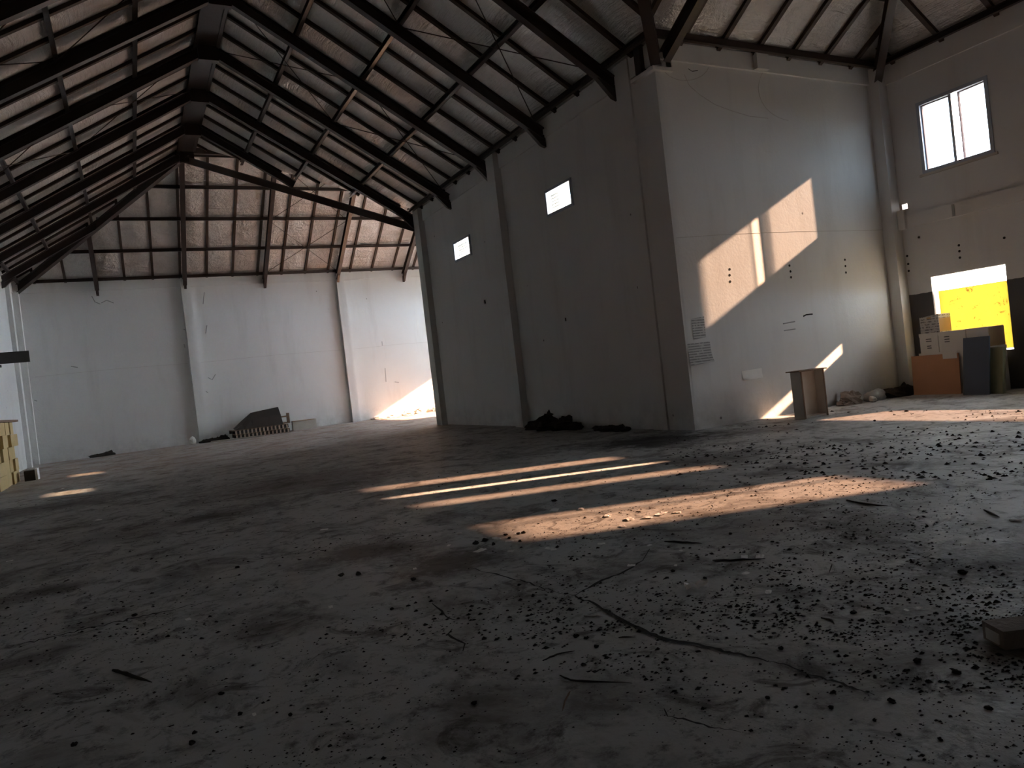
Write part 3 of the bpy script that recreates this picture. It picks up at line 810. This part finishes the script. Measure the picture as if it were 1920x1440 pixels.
heap('rubble_heap', [(9.98, 6.95, .18, .12, .12), (10.16, 6.92, .18, .12, .16), (10.32, 6.9, .1, .1, .12)], 'dark debris heap in the corner between the white wall and the boxes', RUBBLE)
g = G().blob((0, 0, .07), .19, .11, .09, 3, .45, 12, 8); bagd = g.build('plastic_bag', PLASTIC, None, True); bagd.location = (9.53, 6.93, 0)
tag(bagd, 'crumpled grey plastic bag in the debris at the foot of the white wall', 'bag')
g = G().blob((0, 0, .04), .06, .05, .05, 5, .3); c_ = g.build('plaster_lump', CONC); c_.location = (9.29, 6.80, 0)
tag(c_, 'pale plaster lump beside the crumpled plastic bag', 'rubble')

# ------------------------------------------------------------------ pallets and junk by the back wall
def pallet(z, x0, label, tilt):
    p = empty('wooden_pallet', (x0, 23.2, z), tilt)
    tag(p, label, 'pallet', 'pallets by the back wall')
    Lx, Ly = 1.55, .95
    for j in range(3): box('bearer', (-Lx/2, -Ly/2+j*(Ly-.07)/2, .02), (Lx/2, -Ly/2+j*(Ly-.07)/2+.07, .11), DARKCARD, p)  # bearers coloured near-black: shade of the slat gaps put into their colour
    n = 14
    for i in range(n):
        x = -Lx/2+i*(Lx-.07)/(n-1)
        box('slat', (x, -Ly/2-.01, .11), (x+.07, Ly/2, .13), PALLET, p)
        box('slat', (x, -Ly/2-.014, 0), (x+.045, -Ly/2+.0, .11), SLAT, p)
    return p
pallet(0, 3.35, 'lower of two brown slatted pallets lying by the back wall', 0.0)
pallet(.132, 3.30, 'upper slatted pallet lying on the other one under the dark sheet', math.radians(4))
# bent dark sheet on the pallets
v, f = [], []
prof = [(2.60, .30), (2.85, .50), (3.10, .68), (3.16, .72), (3.55, .76), (3.98, .80)]
for i, (x, zt) in enumerate(prof):
    for yy, zz in ((22.9, .265), (23.15, .28+(zt-.28)*.55), (23.45, zt), (23.47, zt), (23.17, .27+(zt-.28)*.55), (22.92, .262)): v.append((x, yy, zz))
for i in range(len(prof)-1):
    for k in range(6): f.append((i*6+k, i*6+(k+1) % 6, (i+1)*6+(k+1) % 6, (i+1)*6+k))
f += [tuple(range(6)), tuple(range(len(v)-1, len(v)-7, -1))]
ds = mk('dark_sheet', v, f, DARKCARD); tag(ds, 'bent black sheet propped up on the slatted pallets', 'sheet')
g = G().box((4.02, 23.25, .262), (4.25, 23.45, .30)).box((4.2, 23.4, .262), (4.28, 23.47, .58)).box((4.02, 23.28, .46), (4.24, 23.44, .50))
o = g.build('wood_offcut', PALLET); tag(o, 'broken brown wooden offcut standing right of the black sheet', 'wood')
cb = empty('flattened_carton', (4.69, 23.35, 0), math.radians(-4)); tag(cb, 'pale brown carton lying against the back wall beside the pallets', 'box')
box('body', (-.36, -.12, 0), (.36, .12, .30), CONC, cb); box('flap', (-.36, -.16, .285), (.30, -.12, .30), CARD_B, cb)
o = G().tube([(1.9, 22.95, .022), (2.5, 22.6, .025), (3.3, 22.3, .022)], .022, 6).build('pale_pole', CONC); tag(o, 'thin pale pole lying on the floor in front of the pallets', 'pole')
o = G().blob((0, 0, .11), .10, .08, .11, 2, .2).build('white_bundle', PAPER); o.location = (1.45, 23.45, 0); tag(o, 'small white bundle on the dark debris left of the pallets', 'bundle')
heap('rubble_heap', [(2.0, 23.38, .26, .15, .10), (2.28, 23.38, .16, .16, .14), (1.8, 23.38, .16, .12, .08)], 'dark debris at the foot of the back wall left of the pallets', RUBBLE)
heap('rubble_heap', [(-1.0, 23.6, .2, .1, .08), (-.75, 23.62, .15, .1, .12)], 'small brown debris at the foot of the back wall near its left corner', RUBBLE)
heap('rubble_heap', [(7.2, 23.55, .25, .12, .07), (7.7, 23.55, .2, .12, .09), (8.2, 23.5, .2, .14, .12), (8.6, 23.5, .16, .12, .16), (9.1, 23.5, .2, .14, .14)], 'line of rubble along the sunlit foot of the back wall', CONC)

# ------------------------------------------------------------------ stack of yellow foam blocks by the left wall
bs = random.Random(3)
def block(name, a, b, label, mat=BLOCK):
    c = ((a[0]+b[0])/2, (a[1]+b[1])/2, a[2]); e = box(name, tuple(a[i]-c[i] for i in range(3)), tuple(b[i]-c[i] for i in range(3)), mat)
    e.location = c; e.rotation_euler = (0, 0, math.radians(bs.uniform(-2, 2)))
    return tag(e, label, 'block', 'foam blocks stacked by the left wall')
COURSE = ['bottom course', 'second course up', 'middle course', 'fourth course', 'topmost course']
for r in range(5):
    yy = 14.9 + (r % 2)*.12
    while yy < 17.4:
        ln = bs.uniform(.34, .52); z = r*.235
        if yy+ln < 17.5: block('foam_block', (-2.52, yy, z), (-2.08-bs.uniform(0, .06), yy+ln-.012, z+.23), 'pale yellow foam block in the '+COURSE[r]+' of the stack by the left wall')
        yy += ln
lidb = box('cover_board', (-2.55, 14.9, 1.176), (-2.05, 17.45, 1.215), PALLET); tag(lidb, 'brown board lying on top of the yellow block stack', 'board')
pb = empty('dark_crate', (-1.90, 17.05, 0)); tag(pb, 'small dark crate with a white end beside the yellow blocks', 'crate')
box('body', (-.10, -.16, 0), (.08, .16, .20), DARKCARD, pb); box('end_panel', (.08, -.16, 0), (.12, .16, .22), PAPER, pb)
# dark sign board sticking out from the left wall
xs1 = at(55, 667, 1, 19.4).x; zs1 = at(40, 669, 1, 19.4).z
sg = empty('sign_board', (XL, 19.4, zs1)); tag(sg, 'dark weathered board projecting from the left wall above the yellow blocks', 'board')
box('panel', (0, -.03, -.125), (xs1-XL, .03, .125), SIGN, sg)
for zz in (-.20, .14): box('bracket', (0, -.02, zz), (.12, .02, zz+.06), STEEL, sg)

# ------------------------------------------------------------------ loose things on the near floor
def stick(pts, r, label, name='wood_stick', mat=STICK):
    r *= .6
    Q = []
    for i in range(len(pts)-1):
        for k in range(4): Q.append((pts[i][0]+(pts[i+1][0]-pts[i][0])*k/4, pts[i][1]+(pts[i+1][1]-pts[i][1])*k/4+(random.uniform(-.8, .8) if k else 0)))
    Q.append(pts[-1])
    P = [fl(px, py)+Vector((0, 0, r)) for px, py in Q]
    o = G().tube(P, [r*(.75+.35*random.random())*(1-.55*abs(2*i/(len(P)-1)-.8)**2) for i in range(len(P))], 6).build(name, mat); tag(o, label, 'stick'); return o
stick([(212, 1260), (245, 1270), (285, 1283)], .013, 'thick dark bark stick lying alone on the floor')
stick([(1050, 1268), (1070, 1277), (1115, 1280), (1185, 1283)], .006, 'thin dark bent twig lying on the floor below the long crack')
stick([(1069, 1299), (1059, 1318), (1055, 1335)], .006, 'short curved pale twig under the bent one', mat=PALLET)
stick([(1246, 1017), (1280, 1019), (1316, 1021)], .010, 'straight dark stick lying beyond the crack fork')
stick([(1336, 1052), (1380, 1051), (1435, 1049)], .007, 'long thin stick lying level beyond the white paper scrap')
stick([(1588, 940), (1625, 947), (1665, 951)], .012, 'dark stick lying past the sun patch toward the boxes')
stick([(1845, 958), (1875, 972)], .010, 'short dark stick at the right side of the floor')
stick([(1018, 1240), (1045, 1228), (1078, 1222)], .005, 'fine twig left of the long crack')
stick([(1095, 1156), (1130, 1157)], .006, 'thin pale splinter beside the long crack', mat=CONC)
stick([(1160, 1197), (1192, 1196)], .005, 'tiny dark splinter beneath the long crack')
stick([(1540, 1160), (1560, 1165), (1565, 1172)], .006, 'curled dark twig on the right of the floor')
stick([(1560, 1060), (1555, 1075)], .005, 'short upright-lying twig in the dark stain')
bk = empty('brick', fl(1925, 1203)+Vector((0, 0, 0)), math.radians(-28)); tag(bk, 'dirty grey brick lying on the floor at the frame edge', 'brick')
g = G().box((-.10, -.05, .004), (.10, .05, .06)); g.build('body', BRICK, bk)
box('mortar_edge', (-.104, -.03, .012), (-.10, .03, .045), CONC, bk)
CLODS = [(893, 1020, 12), (910, 1015, 13), (925, 1022, 10), (972, 1002, 8), (982, 1000, 9), (948, 1004, 8), (955, 1010, 7), (975, 1016, 8), (1040, 940, 9), (1045, 1027, 8),
         (1720, 1242, 14), (1793, 1262, 13), (1805, 1075, 14), (1672, 1317, 12), (1558, 1328, 9), (1465, 1217, 10), (1440, 1310, 9), (1080, 1195, 12), (1100, 1198, 9), (1118, 1214, 11),
         (640, 1080, 12), (672, 1078, 13), (775, 1088, 11), (735, 1143, 8), (890, 1320, 10), (360, 1395, 13), (365, 1375, 10), (140, 1398, 11), (415, 1302, 9), (450, 1340, 9), (545, 1342, 10),
         (1262, 1072, 9), (1322, 1085, 7), (1640, 1352, 8), (1855, 1330, 10), (1763, 1388, 10), (1600, 1150, 10), (1370, 1002, 8), (1700, 772, 6), (1640, 790, 6), (445, 1065, 8), (252, 1155, 9)]
for i, (px, py, s) in enumerate(CLODS):
    p = fl(px, py); d = (p-CAM).length; r = s/F_PX*d*.44
    o = G().blob((0, 0, r*.42), r*random.uniform(.8, 1.3), r*random.uniform(.8, 1.2), r*.62, i, .5, 8, 5).build('soil_clod', SOIL)
    o.location = p; o.rotation_euler = (0, 0, random.uniform(0, 6))
    if 860 < px < 1060 and 930 < py < 1040: wh = 'by the edge of the wide sun patch'
    elif p.x > 4.5: wh = 'on the pale floor in front of the white wall'
    elif px > 1380: wh = 'on the gritty floor beyond the long crack'
    elif px > 820: wh = 'beside the long crack'
    elif py < 1100: wh = 'in the brown stain past the long crack'
    else: wh = 'on the bare floor, away from the long crack'
    tag(o, 'black crumb of soil '+wh, 'soil clod', 'soil crumbs '+wh)
def scrap(px, py, wpx, label, ang=None, big=False):
    p = fl(px, py); d = (p-CAM).length; r = wpx/F_PX*d*.5
    n = 4; v, f = [], []; sd = random.random()*9
    for j in range(n+1):
        for i in range(n+1):
            x, y = (i/n-.5)*2*r, (j/n-.5)*2*r*.6
            v.append((x, y, .006+r*(1.1 if big else .25)*abs(noise.noise(Vector((x/r*1.2+sd, y/r*1.5, sd))))))
    for j in range(n):
        for i in range(n): a = j*(n+1)+i; f.append((a, a+1, a+n+2, a+n+1))
    m = len(v); v += [(a, b, c-.003) for a, b, c in v]; f += [tuple(reversed([k+m for k in q])) for q in f]
    o = mk('paper_scrap', v, f, PAPER); o.location = p; o.rotation_euler = (0, 0, ang if ang is not None else random.uniform(0, 6))
    tag(o, label, 'paper scrap', label[:48])
scrap(1306, 1104, 40, 'largest crumpled white paper scrap on the floor beyond the long crack', -YAW, True)
for (px, py, wd) in ((1218, 1024, 10), (1277, 1034, 8), (1267, 1062, 8), (1396, 1046, 18), (1425, 1046, 22), (1441, 1112, 16), (1399, 1077, 14), (1184, 1062, 14),
                     (900, 1034, 24), (932, 1011, 18), (956, 1016, 16), (958, 1035, 12), (862, 1002, 16), (888, 996, 14), (1030, 1030, 16), (1038, 1032, 12), (1128, 1021, 14),
                     (842, 1024, 10), (778, 1068, 10), (185, 976, 12), (118, 917, 9), (477, 1342, 9), (18, 1053, 9), (608, 994, 14), (353, 1163, 12), (620, 1140, 12), (1905, 977, 16), (1722, 1143, 12),
                     (1700, 1240-94, 8), (1040, 958, 26), (1090, 955, 18), (1180, 975, 22), (1140, 968, 20), (1240, 965, 24), (1215, 972, 18), (1168, 988, 16), (1270, 962, 14)):
    if 930 < px < 1300 and 950 < py < 995: wh = 'lying in the wide sun patch'
    elif 830 < px < 1140 and py < 1040: wh = 'among the black crumbs by the sun patch'
    elif 1180 < px < 1450: wh = 'near the crack fork and the straight stick'
    elif px > 1600: wh = 'on the gritty floor toward the brick'
    elif py < 930 or px < 300: wh = 'on the brown floor toward the yellow blocks'
    else: wh = 'on the bare floor away from the crack'
    scrap(px, py, wd, 'small white paper scrap '+wh)

# fine dark grit strewn over the slab: uncountable
rg = random.Random(11)
keep = []
for o in COL.objects:
    if o.name.startswith(('wood_stick', 'paper_scrap', 'soil_clod')) and o.type == 'MESH':
        c = [o.matrix_basis @ v.co for v in o.data.vertices]
        for v in c[::1]: keep.append((v.x, v.y, .05))
keep.append((bk.location.x, bk.location.y, .14))
g = G()
def grit(n, fx, fy, s0, s1, thr):
    k = 0; tries = 0
    while k < n and tries < n*12:
        tries += 1
        px, py = rg.uniform(*fx), rg.uniform(*fy)
        p = fl(px, py)
        if any((p.x-a)**2+(p.y-b)**2 < r*r for a, b, r in keep): continue
        if p.x < XL+.3 or p.y > 12 or p.y < .4: continue
        if p.x > XR-.2 and (p.y > YN-.15 or p.x > XE-.6): continue
        q = noise.noise(Vector((p.x*.9, p.y*.9, 2.2)))+.5*noise.noise(Vector((p.x*2.7, p.y*2.7, 7)))
        if q < thr+rg.uniform(-.35, .35): continue
        k += 1; r = rg.uniform(s0, s1)*rg.choice((1, 1, 1, 1.8)); h = r*rg.uniform(.25, .8)
        a = rg.uniform(0, 6.28); e = rg.uniform(.4, 1.0)
        v = [p+Vector((math.cos(a+t)*r, math.sin(a+t)*r*e, .0005)) for t in (0, 1.5, 3.1, 4.6)]+[p+Vector((rg.uniform(-.3, .3)*r, rg.uniform(-.3, .3)*r, h))]
        g.add(v, [(0, 1, 4), (1, 2, 4), (2, 3, 4), (3, 0, 4)])
grit(1500, (-40, 1960), (1150, 1440), .0015, .005, .0)
grit(3600, (-40, 1960), (880, 1200), .002, .008, .0)
grit(2600, (1000, 1960), (900, 1300), .002, .008, .1)
grit(2500, (-40, 1960), (900, 1440), .0012, .0035, -.3)
grit(900, (1250, 1960), (770, 900), .006, .018, .0)
gr = g.build('floor_grit', SOIL); tag(gr, 'fine dark grit strewn across the grey concrete floor', 'grit', kind='stuff')
